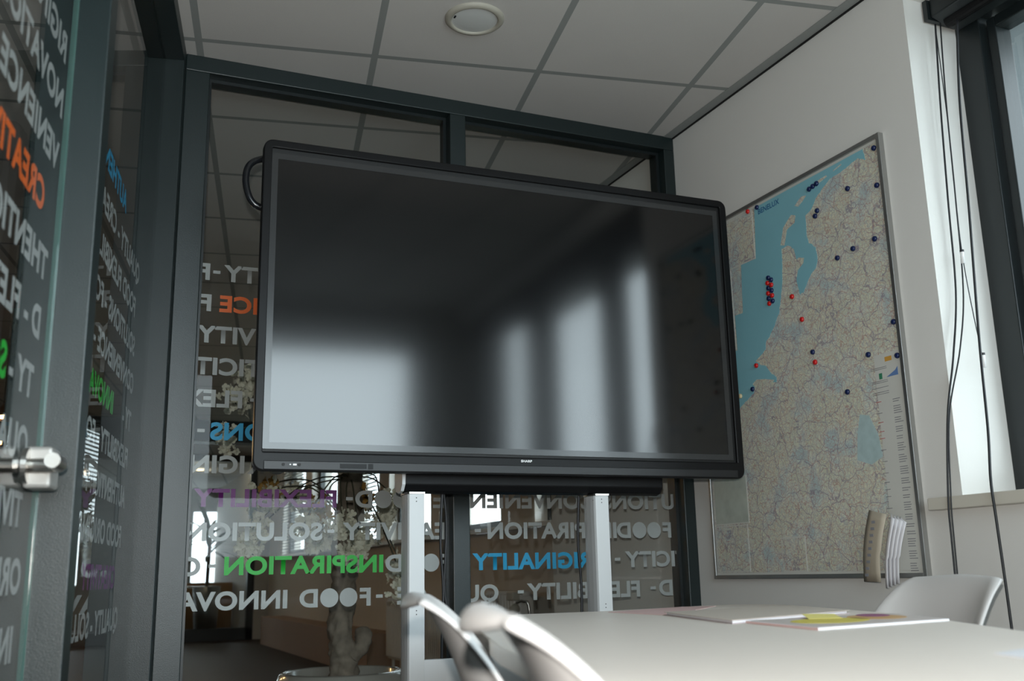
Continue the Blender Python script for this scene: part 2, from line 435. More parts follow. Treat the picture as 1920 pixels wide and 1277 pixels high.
wordb(0, 2, 'CONVENIENCE', 'orange', end=.414); wordb(0, 2, 'F', g, start=.387)
wordb(0, 3, 'CREATIVITY', g, end=.344)
wordb(0, 4, 'AUTHENTICIT', g, end=.342)
wordb(0, 5, 'FLEXI', g, start=.501); dash(0, 5, .55); wordb(0, 5, 'INSPIRATION', g, end=.60)
wordb(0, 6, 'SOLUTIONS', 'blue', end=.402); dash(0, 6, .385)
wordb(0, 7, 'IGINA', g, start=.516); wordb(0, 7, 'OR', g, end=.526)
wordb(0, 8, 'FLEXIBILITY', 'purple', start=.826); dash(0, 8, .882); foodb(0, 8, 1.130); wordb(0, 8, 'E', g, end=1.170)
wordb(0, 9, 'SOLUTION', g, start=.779); wordb(0, 9, 'S', g, start=.362); dash(0, 9, .82); wordb(0, 9, 'EATIVITY', g, end=.848)
wordb(0, 10, 'INSPIRATION', 'green', start=.991); dash(0, 10, .44); wordb(0, 10, 'C', g, start=.392); foodb(0, 10, 1.238)
wordb(0, 11, 'INNOVA', g, start=.669); foodb(0, 11, .948); dash(0, 11, .99); wordb(0, 11, 'CE', g, end=1.02+.02)
for n, s in ((1, 'INNOVATION'), (2, 'FLEXIBILITY'), (3, 'SOLUTIONS'), (4, 'ORIGINALITY'), (6, 'QUALITY'), (7, 'INSPIRATION')):
    wordb(1, n, s, g, start=2.10); wordb(0, n, 'QUALITY', g, start=1.16) if n != 7 else None
wordb(1, 8, 'UTIONS', g, start=2.163); wordb(1, 8, 'CONVENIEN', g, end=1.309)
foodb(1, 9, 2.142); wordb(1, 9, 'INSPIRATION', g, end=1.375); dash(1, 9, 1.35)
wordb(1, 10, 'TICITY', g, end=1.933); dash(1, 10, 1.912); wordb(1, 10, 'ORIGINALITY', 'blue', start=1.862)
wordb(1, 11, 'D', g, start=2.135); dash(1, 11, 2.06); wordb(1, 11, 'FLEXIBILITY', g, start=1.991); dash(1, 11, 1.512); wordb(1, 11, 'QU', g, start=1.414)

# left partition: reading direction runs towards the camera (growing s)
GKids = {o.name: o for o in wl.children}
lpanes = [o for o in wl.children if o.name.startswith('glass_pane')]
leaf = [o for o in door.children if o.name.startswith('glass_leaf')][0]
def ml_(z):  # (t, y) -> ML(s=t, off, z+y)
    return ML @ Matrix(((1, 0, 0, 0), (0, 0, 1, GO-.0088), (0, 1, 0, z), (0, 0, 0, 1)))
def wordl(par, n, s, c, start, dz=0):
    return word('lettering', s, CAP, ml_(rowz(n)+dz), M[c], par, start, xs=XSC, label={'orange': 'orange word', 'blue': 'blue word', 'green': 'green word', 'purple': 'purple word'}.get(c))
DZ = -.03
rowsA = [(1, 'RIGINALITY', g, 1.463), (2, 'NOVATION - FOOD', g, 1.455), (3, 'VENIENCE - QUALITY', g, 1.452), (4, 'CREATIVITY', 'orange', 1.535), (4, 'FOOD', g, 1.98),
         (5, 'THENTICITY - FOOD', g, 1.47), (6, 'D - FLEXIBILITY', g, 1.485), (7, 'TY -', g, 1.50), (7, 'SOLUTIONS', 'green', 1.685), (8, 'QUALITY - FOOD', g, 1.5),
         (9, 'TIVITY', g, 1.5), (9, 'INSPIRATION', 'purple', 1.78), (10, 'ORIGINALITY', g, 1.47), (11, 'INNOVATION', g, 1.49)]
for n, s, c, st in rowsA: wordl(leaf, n, s, c, st, DZ)
rowsB = [(1, 'AUTHENTICITY', 'blue', .62), (2, 'QUALITY - CREATIVITY', g, .3), (3, 'FOOD FLEXIBILITY', g, .34), (4, 'SOLUTIONS - FOOD', g, .30), (5, 'CONVENIENCE - QUA', g, .28),
         (6, 'TY -', g, .28), (6, 'INNOVATION', 'green', .62), (7, 'FLEXIBILITY - FOOD', g, .3), (8, 'AUTHENTICITY - F', g, .3), (9, 'FOOD ORIGINALITY', g, .33), (10, 'CREATIVITY', 'purple', .40), (11, 'QUALITY - SOLUTIONS', g, .3)]
lp_far = min(lpanes, key=lambda o: min((v.co - Vector((LC, YB, 0))).length for v in o.data.vertices))
for n, s, c, st in rowsB: wordl(lp_far, n, s, c, st, DZ)

# door lever on the glass leaf
hd = Vector((0, 0, 0)); HS, HZ = 1.545, 1.042
def Lp(s, o, z): return ML @ Vector((s, o, z))
bm = bmesh.new(); lbox(bm, HS-.055, HS+.012, GO, GO+.044, HZ-.037, HZ+.033)
hl = obj('lock_case', bm, mat('satin_nickel', (.33, .325, .31), .45, metal=.35), door, bevel=.006)
bm = bmesh.new(); tube(bm, [Lp(HS+.012, GO+.001, HZ), Lp(HS+.012, GO+.010, HZ)], .030, 28)
tube(bm, [Lp(HS+.012, GO+.006, HZ)] + smooth_pts([Lp(HS+.014, GO+.02, HZ), Lp(HS+.018, GO+.046, HZ), Lp(HS+.026, GO+.058, HZ), Lp(HS+.05, GO+.062, HZ), Lp(HS+.10, GO+.062, HZ)], 6), .0125, 16)
tube(bm, [Lp(HS+.012, GO-.009, HZ), Lp(HS+.012, GO-.06, HZ)], .0125, 16)
obj('door_handle', bm, M['steel'], door, smooth=False, bevel=.0015)

# ------------------------------------------------------------------ round ceiling lamp
t = empty('ceiling_lamp', (1.12, 2.812, H)); tag(t, 'round recessed ceiling lamp, switched off, in the ceiling above the big screen', 'lamp')
bm = bmesh.new(); lathe(bm, [(.0765, -.001), (.0765, -.010), (.082, -.0125), (.092, -.010), (.0985, -.004), (.0985, 0)], 64)
obj('trim_ring', bm, M['cream'], t, smooth=True)
M['diffuser'] = mat('opal_diffuser', (.62, .64, .63), .35)
bm = bmesh.new(); lathe(bm, [(.0765, -.006), (.06, -.0085), (.03, -.0105), (0, -.011)], 64)
obj('diffuser', bm, M['diffuser'], t, smooth=True)
obj('clip', bx(-.072, -.067, -.006, .006, -.011, -.0075), M['winframe'], t)

# ------------------------------------------------------------------ the big display
TW, TH = 1.672, 1.02
tv = empty('display_screen', (1.304, 2.917, 1.1505), -.0201)
tag(tv, 'huge black flat touch display, switched off, on two white columns', 'screen')
def rrect(w0, w1, z0, z1, r, n=6):
    pts = []
    for (cx, cz, a0) in ((w1-r, z0+r, -PI/2), (w1-r, z1-r, 0), (w0+r, z1-r, PI/2), (w0+r, z0+r, PI)):
        for k in range(n+1): pts.append((cx+r*math.cos(a0+k*PI/2/n), cz+r*math.sin(a0+k*PI/2/n)))
    return pts
def ring(bm, outer, inner, y0, y1, mi=0):
    n = len(outer)
    o0 = [bm.verts.new((x, y0, z)) for x, z in outer]; i0 = [bm.verts.new((x, y0, z)) for x, z in inner]
    o1 = [bm.verts.new((x, y1, z)) for x, z in outer]; i1 = [bm.verts.new((x, y1, z)) for x, z in inner]
    for k in range(n):
        j = (k+1) % n
        for f in ([o0[k], o0[j], i0[j], i0[k]], [i0[k], i0[j], i1[j], i1[k]], [o0[k], o1[k], o1[j], o0[j]], [o1[k], i1[k], i1[j], o1[j]]): bm.faces.new(f)
a = TW/2
IB = (-a+.026, a-.027, .056, TH-.026)     # bezel opening
bm = bmesh.new(); ring(bm, rrect(-a, a, 0, TH, .03), rrect(*IB, .004), 0, .03)
obj('bezel', bm, M['bezel'], tv, bevel=.004)
bm = bmesh.new(); box(bm, -a+.01, a-.01, .028, .075, .01, TH-.01); box(bm, -a*.62, a*.62, .075, .105, .2, TH-.12)
obj('back_cover', bm, M['bezel2'], tv, bevel=.006)
IG = (IB[0]+.0, IB[1]-.012, IB[2]+.008, IB[3]-.016)
obj('groove', (lambda b: (ring(b, rrect(*IB, .004), rrect(IG[0], IG[1], IG[2], IG[3], .004), .010, .02), b)[-1])(bmesh.new()), M['groove'], tv)
IA = (IG[0]+.019, IG[1]-.019, IG[2]+.019, IG[3]-.019)
obj('screen_border', (lambda b: (ring(b, rrect(*IG, .003), rrect(*IA, .003), .005, .02), b)[-1])(bmesh.new()), M['margin'], tv)
obj('screen_glass', bx(IA[0], IA[1], .006, .02, IA[2], IA[3]), M['screen'], tv)
obj('lower_trim', bx(-a+.03, a-.03, -.0025, .002, .004, .030), M['bezel2'], tv, bevel=.002)
word('brand_lettering', 'SHARP', .0075, Matrix(((1, 0, 0, 0), (0, 0, -1, -.0006), (0, 1, 0, .0405), (0, 0, 0, 1))), M['logo'], tv, start=-.006, bold=.035, xs=1.25)
for x in (-.75, -.704):
    bm = bmesh.new(); tube(bm, [(x, -.0045, .019), (x, 0, .019)], .0045, 16); obj('button', bm, M['groove'], tv)
bm = bmesh.new(); box(bm, -.732, -.728, -.0035, 0, .0175, .0205); box(bm, -.722, -.712, -.0035, 0, .0165, .0215)
obj('button_mark', bm, M['logo'], tv)
bm = bmesh.new(); box(bm, -.585, -.505, -.0032, 0, .010, .024); box(bm, -.50, -.485, -.0034, 0, .009, .025)
obj('rating_label', bm, M['bezel'], tv)
M['bhandle'] = mat('glossy_black_plastic', (.012, .013, .015), .18)
for pts in ([(-.823, .06, .978), (-.857, .058, .962), (-.876, .056, .935), (-.880, .055, .89), (-.868, .056, .845), (-.850, .058, .822), (-.823, .06, .812)],
            [(.823, .06, .96), (.846, .058, .955), (.858, .056, .92), (.860, .055, .88), (.848, .058, .85), (.823, .06, .845)]):
    bm = bmesh.new(); tube(bm, smooth_pts(pts, 5), .0105, 12)
    obj('handle', bm, M['bhandle'], tv, smooth=True)

# ------------------------------------------------------------------ its white column stand
st = empty('display_stand', (1.29, 3.04, 0), -.0201); tag(st, 'white two-column floor stand with a black tray carrying the big display', 'stand')
def column(x):
    prof = [(-.024, -.048), (.024, -.048), (.024, .03), (.018, .045), (.006, .05), (-.014, .048), (-.026, .036), (-.030, .01), (-.030, -.02), (-.028, -.040)]
    bm = bmesh.new(); prism(bm, [(x+p, q, .04) for p, q in prof], (0, 0, 1.055)); c = obj('column', bm, M['white_metal'], st, bevel=.002)
    bm = bmesh.new(); prism(bm, [(x+p*1.05, q*1.05, 1.095) for p, q in prof], (0, 0, .006)); obj('column_cap', bm, M['steel'], c)
    bm = bmesh.new()
    tube(bm, [(x-.0285, -.0375, 1.08), (x-.026, -.0375, 1.08)], .0017, 8); obj('screw', bm, M['groove'], c)
    for z in (1.072, 1.083, .735, .746):
        bm = bmesh.new(); tube(bm, [(x-.002, -.0488, z), (x-.002, -.047, z)], .0017, 10); obj('screw', bm, M['groove'], c)
column(-.309); column(.331)
bm = bmesh.new()
pr = [(-.045, .075), (.04, .075), (.04, .02), (.025, .004), (.0, -.003), (-.025, .003), (-.042, .022)]
prism(bm, [(-.345, y, 1.102+z) for y, z in pr], (.915, 0, 0)); obj('tray', bm, M['bezel'], st, bevel=.003)
bm = bmesh.new(); prism(bm, [(-.355, y*1.04, 1.102+z*1.02) for y, z in pr], (.010, 0, 0)); obj('end_cap', bm, M['white_metal'], st)
for x in (-.309, .331):
    obj('mounting_rail', bx(x-.02, x+.02, .0, .034, 1.1, 1.9), M['white_metal'], st)
bm = bmesh.new(); box(bm, -.285, .301, -.02, .005, .18, .60); obj('cross_panel', bm, M['white_metal'], st, bevel=.003)
for x in (-.309, .331):
    obj('foot', bx(x-.035, x+.035, -.10, .22, .045, .085), M['white_metal'], st, bevel=.006)
    for y in (-.07, .19):
        bm = bmesh.new(); tube(bm, [(x-.012, y, .0275), (x+.012, y, .0275)], .0275, 20); obj('caster', bm, M['winframe'], st)
for k, (x, lab) in enumerate(((1.085, 'thick black cable hanging from the tray beside the left white column'), (1.572, 'black cable hanging from the tray beside the right white column'))):
    bm = bmesh.new(); tube(bm, smooth_pts([(x, 3.06, 1.11), (x-.004, 3.07, .95), (x+.008, 3.08, .8), (x+.002, 3.08, .6), (x+.01, 3.09, .3), (x+.03, 3.1, .012)], 8), .0045, 8)
    tag(obj('power_cable', bm, M['cord'], smooth=True), lab, 'cable')
    if k == 0:
        bm = bmesh.new(); tube(bm, smooth_pts([(1.10, 3.09, 1.11), (1.112, 3.1, 1.0), (1.105, 3.1, .8), (1.13, 3.1, .66), (1.15, 3.1, .4), (1.16, 3.1, .009)], 8), .0035, 8)
        tag(obj('power_cable', bm, M['cord'], smooth=True), 'thinner black cable curving down behind the left white column', 'cable')

# ------------------------------------------------------------------ wall map
MX = 2.243
wm = empty('wall_map', (MX, 2.745, 1.49)); tag(wm, 'large framed road map of the Low Countries on the right wall', 'map')
def my(y): return y-2.745
def mz(z): return z-1.49
Y0, Y1, Z0, Z1 = 2.220, 3.266, .812, 2.170
bm = bmesh.new(); f = .014
for (a0, a1, b0, b1) in ((Y0, Y0+f, Z0, Z1), (Y1-f, Y1, Z0, Z1), (Y0+f, Y1-f, Z0, Z0+f), (Y0+f, Y1-f, Z1-f, Z1)):
    box(bm, -.008, .012, my(a0), my(a1), mz(b0), mz(b1))
obj('map_frame', bm, M['alu'], wm, bevel=.0015)
M['map_land'] = map_land_mat()
M['map_paper'] = mat('map_margin_paper', (.60, .60, .56), .5)
M['map_sea'] = mat('printed_sea_blue', (.23, .50, .58), .5, var=.06, vscale=5)
obj('map_board', bx(.001, .012, my(Y0+f), my(Y1-f), mz(Z0+f), mz(Z1-f)), M['map_paper'], wm)
obj('land_print', bx(0, .001, my(2.234), my(3.248), mz(.834), mz(2.146)), M['map_land'], wm)
def flat(name, pts, m, d, parent=wm):
    bm = bmesh.new(); prism(bm, [(-d, my(y), mz(z)) for y, z in pts], (d-.0001, 0, 0)); return obj(name, bm, m, parent)
sea = [(2.866, 2.146), (2.300, 2.146), (2.292, 2.105), (2.325, 2.125), (2.375, 2.115), (2.409, 2.108), (2.459, 2.106), (2.487, 2.091), (2.535, 2.065), (2.566, 2.032), (2.595, 2.023), (2.595, 1.985), (2.597, 1.95), (2.590, 1.922), (2.575, 1.915), (2.558, 1.897), (2.554, 1.859), (2.567, 1.826), (2.59, 1.815), (2.606, 1.8), (2.639, 1.76), (2.657, 1.758), (2.664, 1.79), (2.669, 1.812), (2.655, 1.846), (2.625, 1.862), (2.619, 1.879), (2.640, 1.886), (2.659, 1.885), (2.668, 1.926), (2.70, 1.948), (2.733, 1.946), (2.737, 1.876), (2.742, 1.84), (2.747, 1.814), (2.761, 1.767), (2.776, 1.719), (2.795, 1.70), (2.811, 1.677), (2.845, 1.646), (2.859, 1.639), (2.865, 1.61), (2.885, 1.598), (2.928, 1.580), (2.90, 1.560), (2.872, 1.552), (2.85, 1.525), (2.818, 1.500), (2.82, 1.482), (2.87, 1.492), (2.937, 1.501), (2.954, 1.465), (3.007, 1.443), (3.041, 1.425), (3.075, 1.42), (3.11, 1.40), (3.248, 1.36), (3.248, 1.642), (3.03, 1.642), (3.03, 1.775), (2.981, 1.773), (2.970, 1.956), (2.88, 1.954)]
def rough_coast(pts, seed=1):
    out = []
    for i, (y, z) in enumerate(pts):
        y2, z2 = pts[(i+1) % len(pts)]; out.append((y, z)); d = math.hypot(y2-y, z2-z)
        straight = i in (0,) or i >= len(pts)-8
        if not straight:
            n = max(1, int(d/.009))
            for k in range(1, n):
                t = k/n; a = noise.noise(Vector((y*90+k*1.7, z*90, seed)))*.005; b = noise.noise(Vector((y*90, z*90+k*1.7, seed+9)))*.005
                out.append((y+(y2-y)*t+a, z+(z2-z)*t+b))
    return out
flat('sea_print', rough_coast(sea), M['map_sea'], .0006)
for pts in ([(2.736, 1.96), (2.714, 2.018), (2.690, 2.035), (2.666, 2.05), (2.644, 2.04), (2.652, 2.016), (2.694, 2.005), (2.715, 1.953)], [(2.644, 2.075), (2.62, 2.09), (2.604, 2.096), (2.581, 2.091), (2.60, 2.078), (2.626, 2.066)],
            [(2.547, 2.114), (2.51, 2.122), (2.474, 2.124), (2.471, 2.118), (2.529, 2.107)], [(2.955, 1.50), (2.93, 1.512), (2.88, 1.505), (2.83, 1.493), (2.85, 1.478), (2.90, 1.487), (2.94, 1.485)], [(2.44, 2.128), (2.40, 2.136), (2.40, 2.131), (2.44, 2.124)]):
    flat('island_print', pts, M['map_land'], .0009)
M['map_water2'] = mat('printed_forest_blue', (.36, .52, .54), .5, var=.2, vscale=30)
flat('woodland_print', rough_coast([(2.43, 1.31), (2.39, 1.30), (2.36, 1.24), (2.35, 1.17), (2.40, 1.15), (2.46, 1.17), (2.45, 1.24)], 4)[:60], mat('printed_woodland', (.42, .55, .56), .5, var=.18, vscale=40), .0004)
# inset town plans
M['map_red'] = mat('printed_city_pink', (.56, .36, .32), .5, var=.3, vscale=60)
def inset(y0, y1, z0, z1, m=None):
    flat('inset_print', [(y0-.004, z0-.004), (y1+.004, z0-.004), (y1+.004, z1+.004), (y0-.004, z1+.004)], M['map_paper'], .0008)
    flat('inset_print', [(y0, z0), (y1, z0), (y1, z1), (y0, z1)], m or M['map_land'], .0011)
inset(2.885, 3.24, 1.96, 2.14); inset(3.04, 3.24, 1.65, 1.95)
inset(3.038, 3.238, 1.012, 1.175, mat('printed_inset_coast', (.46, .50, .44), .5, var=.35, vscale=16)); inset(3.05, 3.238, .84, 1.0); inset(2.742, 2.86, .838, .945)
word('map_lettering', 'BENELUX', .021, Matrix(((0, 0, -1, -.0012), (-1, 0, 0, my(2.845)), (0, 1, 0, mz(2.112)), (0, 0, 0, 1))), mat('map_blue_ink', (.02, .13, .30), .5), wm, start=0, bold=.02)
# the legend strip at the right edge
flat('legend_print', [(2.345, .834), (2.238, .834), (2.238, 1.478), (2.345, 1.478)], M['map_paper'], .0012)
ink = mat('legend_ink', (.22, .22, .24), .5)
bm = bmesh.new(); rd = bmesh.new(); rl = random.Random(3)
z = 1.335
while z > .85:
    k = rl.choice((2, 3, 4))
    for q in range(k):
        w = rl.uniform(.022, .034); box(bm, -.0016, -.0012, my(2.285)-w, my(2.285), mz(z-.0022), mz(z)); z -= .0068
    box(rd if z > 1.12 else bm, -.0016, -.0012, my(2.335), my(2.335)+.0, mz(z), mz(z)) if False else None
    y = my(2.332); box(rd if (z > 1.1 and k != 4) else bm, -.0016, -.0012, y, y+.022, mz(z+.012), mz(z+.0138)); z -= .0075
for zz in (1.437, 1.432, 1.396, 1.391, 1.376, 1.362, 1.356):
    box(bm, -.0016, -.0012, my(2.336), my(2.336)+.028, mz(zz), mz(zz+.0015)); box(bm, -.0016, -.0012, my(2.296), my(2.296)+.045, mz(zz+.0), mz(zz+.0015))
obj('legend_lines', bm, ink, wm); obj('legend_lines', rd, mat('legend_red_ink', (.5, .12, .12), .5), wm, )
flat('legend_mark', [(2.30, 1.452), (2.272, 1.452), (2.272, 1.466), (2.30, 1.466)], mat('legend_orange', (.62, .33, .06), .5), .0016)
flat('legend_mark', [(2.300, 1.404), (2.252, 1.404), (2.252, 1.430), (2.262, 1.420)], mat('legend_blue', (.12, .22, .45), .5), .0016)
flat('legend_mark', [(2.330, 1.402), (2.317, 1.402), (2.317, 1.420), (2.330, 1.420)], mat('legend_green', (.04, .22, .12), .5), .0016)

M['mblue'] = mat('navy_magnet', (.006, .016, .075), .35)
M['mred'] = mat('red_magnet', (.55, .012, .012), .35)
M['mcream'] = mat('cream_magnet', (.62, .50, .30), .4)
mag_me = {}
def magnet(kind, y, z, label, group=None):
    if kind not in mag_me:
        bm = bmesh.new(); lathe(bm, [(0, -.0), (.0088, 0), (.0088, .003), (.0078, .0065), (.005, .008), (0, .0084)], 20)
        bmesh.ops.recalc_face_normals(bm, faces=bm.faces)
        me = bpy.data.meshes.new('map_magnet'); bm.to_mesh(me); bm.free(); me.materials.append(M['m'+kind])
        for p in me.polygons: p.use_smooth = True
        mag_me[kind] = me
    o = bpy.data.objects.new('map_magnet', mag_me[kind]); link(o)
    o.location = (MX-.0011, y, z); o.rotation_euler = (0, -PI/2, 0)
    tag(o, label, 'magnet', group or 'round magnets on the wall map')
for k, y, z, l in [
    ('blue', 2.249, 2.128, 'navy magnet in the top right corner of the map'), ('blue', 2.253, 2.005, 'navy magnet on the right map edge, next below the corner one'),
    ('blue', 2.380, 2.041, 'lone navy magnet in the upper right land area of the map'), ('blue', 2.560, 2.106, 'left navy magnet of the row of three on the northern coast'),
    ('blue', 2.541, 2.109, 'middle navy magnet of the row of three on the northern coast'), ('blue', 2.522, 2.112, 'right navy magnet of the row of three on the northern coast'),
    ('blue', 2.847, 2.141, 'navy magnet just above the B of the BENELUX title'), ('blue', 2.531, 2.018, 'upper navy magnet of the touching pair below the northern coast'),
    ('blue', 2.543, 2.003, 'lower navy magnet of the touching pair below the northern coast'), ('blue', 2.286, 1.840, 'navy magnet nearest the right edge, right of the slanting row of three'),
    ('blue', 2.383, 1.838, 'middle navy magnet of the slanting row right of the inland sea'), ('blue', 2.457, 1.829, 'left navy magnet of the slanting row right of the inland sea'),
    ('blue', 2.246, 1.564, 'lone navy magnet on the right edge at mid height of the map'), ('blue', 2.616, 1.548, 'navy magnet directly above a red one in the map centre'),
    ('blue', 2.364, 1.487, 'navy magnet just left of the legend panel top'), ('blue', 2.246, 1.460, 'navy magnet at the top right corner of the legend panel'),
    ('blue', 2.954, 1.481, 'navy magnet on the delta islands at the left coast'), ('blue', 2.471, 1.388, 'lowest navy magnet on the land, below the others'),
    ('blue', 2.815, 1.862, 'navy magnet at the top left of the tight sea cluster'), ('blue', 2.800, 1.851, 'navy magnet at the top right of the tight sea cluster'),
    ('blue', 2.819, 1.825, 'navy magnet in the left row of the sea cluster, between two red ones'), ('blue', 2.802, 1.812, 'navy magnet in the right row of the sea cluster, between two red ones'),
    ('blue', 2.822, 1.787, 'navy magnet in the left row, lowest blue one of the sea cluster'), ('blue', 2.801, 1.773, 'navy magnet at the bottom right end of the sea cluster'),
    ('red', 2.902, 2.144, 'red magnet on the top edge left of the BENELUX title'), ('red', 2.696, 1.761, 'red magnet on the coast below the inland sea'),
    ('red', 2.655, 1.670, 'red magnet inland, below and right of the coastal red one'), ('red', 2.821, 1.844, 'uppermost red magnet in the left row of the sea cluster'),
    ('red', 2.801, 1.832, 'uppermost red magnet in the right row of the sea cluster'), ('red', 2.822, 1.806, 'middle red magnet in the left row of the sea cluster'),
    ('red', 2.801, 1.793, 'lower red magnet in the right row of the sea cluster'), ('red', 2.820, 1.768, 'red magnet at the bottom left end of the sea cluster'),
    ('red', 2.922, 1.562, 'red magnet at the left coast above the delta islands'), ('red', 2.609, 1.512, 'red magnet directly under a navy one in the map centre'),
    ('cream', 3.029, 1.468, 'cream magnet on the sea close beside the display edge')]:
    magnet(k, y, z, l)

# leaflets hung at the lower right of the map
lf = empty('leaflet_bundle', (2.20, 2.36, .90)); tag(lf, 'curled bundle of printed leaflets hanging at the lower right of the map', 'leaflets')
M['leaf_cover'] = mat('beige_printed_cover', (.48, .42, .33), .55)
def leafsheet(name, ytop, ybot, x, curl, m, zt, zb, wd):
    bm = bmesh.new(); n = 8; rows = []
    for i in range(n+1):
        t = i/n; z = zt+(zb-zt)*t; yy = ytop+(ybot-ytop)*t
        rows.append([bm.verts.new((x + curl*math.sin(s*PI*.5) - 2.20 - .012*math.sin(t*PI), yy - s*wd - 2.36, z + .008*s*(1 if t > .5 else -1) - .90 - .01*s)) for s in (0, .25, .5, .75, 1)])
    for a_, b_ in zip(rows, rows[1:]):
        for k in range(4): bm.faces.new([a_[k], a_[k+1], b_[k+1], b_[k]])
    o = obj(name, bm, m, lf, smooth=True); s = o.modifiers.new('s', 'SOLIDIFY'); s.thickness = .0012
    return o
leafsheet('cover', 2.385, 2.435, 2.200, -.012, M['leaf_cover'], 1.012, .803, .082)
for k in range(4):
    leafsheet('sheet', 2.318-.013*k, 2.370-.013*k, 2.222-.002*k, -.025+.004*k, M['paper'], .998-.004*k, .786+.004*k, .035)
bm = bmesh.new()
for k in range(9): y_ = 2.385-2.36+.006*k-.03; box(bm, -.0215, -.0205, y_-.012, y_+.002, .07-.019*k, .078-.019*k)
obj('printed_lines', bm, ink, lf)

# ------------------------------------------------------------------ blind box and cords at the window
bl = empty('roller_blind', (2.40, .68, 2.50)); tag(bl, 'black roller blind box under the window head', 'blind')
bm = bmesh.new(); prism(bm, [(-.065, -1.38, -.005), (.045, -1.38, -.03), (.045, -1.38, .055), (-.065, -1.38, .055)], (0, 2.755, 0))
obj('headbox', bm, M['winframe'], bl, bevel=.004)
obj('roller_tube', (lambda b: (tube(b, [(-.01, -1.36, -.015), (-.01, 1.36, -.015)], .02, 16), b)[-1])(bmesh.new()), M['bezel'], bl)
obj('bracket', bx(-.075, .05, 1.376, 1.392, -.012, .055), M['winframe'], bl)
def cord(pts, r, lab, m='cord'):
    bm = bmesh.new(); tube(bm, smooth_pts(pts, 8), r, 8); return tag(obj('blind_cord', bm, M[m], smooth=True), lab, 'cord', 'blind cords at the window')
cord([(2.34, 2.045, 2.468), (2.33, 2.055, 2.2), (2.32, 2.062, 1.9), (2.31, 2.066, 1.62), (2.262, 2.060, 1.42), (2.222, 2.068, 1.25), (2.207, 2.085, 1.03), (2.206, 2.090, .9), (2.212, 2.105, .5), (2.215, 2.11, .03)], .0028, 'black cord hanging nearest the map and passing over the sill end')
cord([(2.35, 2.035, 2.468), (2.338, 2.040, 2.2), (2.332, 2.045, 1.9), (2.322, 2.050, 1.62), (2.275, 2.045, 1.44), (2.218, 2.058, 1.25), (2.2095, 2.078, 1.03), (2.2085, 2.084, .9), (2.215, 2.1, .5), (2.218, 2.104, .03)], .0022, 'thinner black cord twisted together with the cord nearest the map')
cord([(2.37, 1.99, 2.46), (2.36, 2.01, 2.2), (2.34, 2.01, 1.85), (2.30, 1.998, 1.46), (2.24, 1.955, 1.2), (2.206, 1.937, 1.06), (2.200, 1.930, .95), (2.205, 1.93, .7), (2.21, 1.93, .03)], .0036, 'thick black cord hanging in front of the sill, right of the others')
c = cord([(2.345, 2.05, 2.468), (2.34, 2.045, 2.1), (2.33, 2.045, 1.735), (2.325, 2.02, 1.45), (2.32, 2.01, 1.42)], .0014, 'thin grey pull cord ending in a clear plastic tassel', 'winframe')
for (x, y, z) in ((2.33, 2.045, 1.72), (2.32, 2.01, 1.405)):
    bm = bmesh.new(); lathe(bm, [(0, .018), (.005, .017), (.006, .012), (.0055, -.022), (0, -.023)], 12, (x, y, z)); obj('tassel', bm, M['clear'], c, smooth=True)
    bm = bmesh.new(); lathe(bm, [(.0062, .012), (.0062, .019), (0, .0195)], 12, (x, y, z)); obj('tassel_cap', bm, M['cord'], c)

# ------------------------------------------------------------------ table
def CW(l, d, z=0): return Vector((l*math.cos(YAW) - d*math.sin(YAW), l*math.sin(YAW) + d*math.cos(YAW), z))
tb = empty('meeting_table', (1.05, 1.4, 0)); tag(tb, 'pale laminate meeting table with papers on it', 'table')
T0 = Vector((1.05, 1.4, 0))
def arc(p, a, b, n=8):  # rounded corner through control point p
    return [(a*(1-t)**2 + p*2*t*(1-t) + b*t*t) for t in [k/n for k in range(n+1)]]
FLc, FRc = Vector((.987, 2.658, 0)), Vector((2.03, 2.72, 0))
NR, NL = Vector((1.26, .78, 0)), Vector((.40, .56, 0))
pts = []
pts += arc(FRc, Vector((1.86, 2.725, 0)), Vector((1.985, 2.50, 0))) + [Vector((1.754, 1.816, 0)), Vector((1.446, 1.242, 0))]
pts += arc(NR, Vector((1.33, .98, 0)), Vector((1.10, .74, 0))) + arc(NL, Vector((.52, .60, 0)), Vector((.43, .72, 0)))
pts += [Vector((.62, 1.493, 0))] + arc(FLc, Vector((.95, 2.52, 0)), Vector((1.06, 2.61, 0)), 5) + [Vector((1.396, 2.60, 0)), Vector((1.62, 2.66, 0))]
bm = bmesh.new(); prism(bm, [p - T0 + Vector((0, 0, .712)) for p in pts], (0, 0, .028)); obj('table_top', bm, M['table'], tb, bevel=.003)
bm = bmesh.new()
for a_, b_ in (((1.10, 2.45), (1.86, 2.45)), ((.60, .80), (1.12, .86))):
    pass
for (x, y) in ((1.12, 2.40), (1.78, 2.36), (.62, .86), (1.12, .92)):
    obj('leg', (lambda b: (tube(b, [(x-1.05, y-1.4, 0), (x-1.05, y-1.4, .712)], .028, 20), b)[-1])(bmesh.new()), M['steel'], tb, smooth=True)
for q0, q1 in (((1.12, 2.4), (.62, .86)), ((1.78, 2.36), (1.12, .92))):
    bm = bmesh.new(); tube(bm, [(q0[0]-1.05, q0[1]-1.4, .695), (q1[0]-1.05, q1[1]-1.4, .695)], .016, 8); obj('frame_rail', bm, M['steel'], tb)

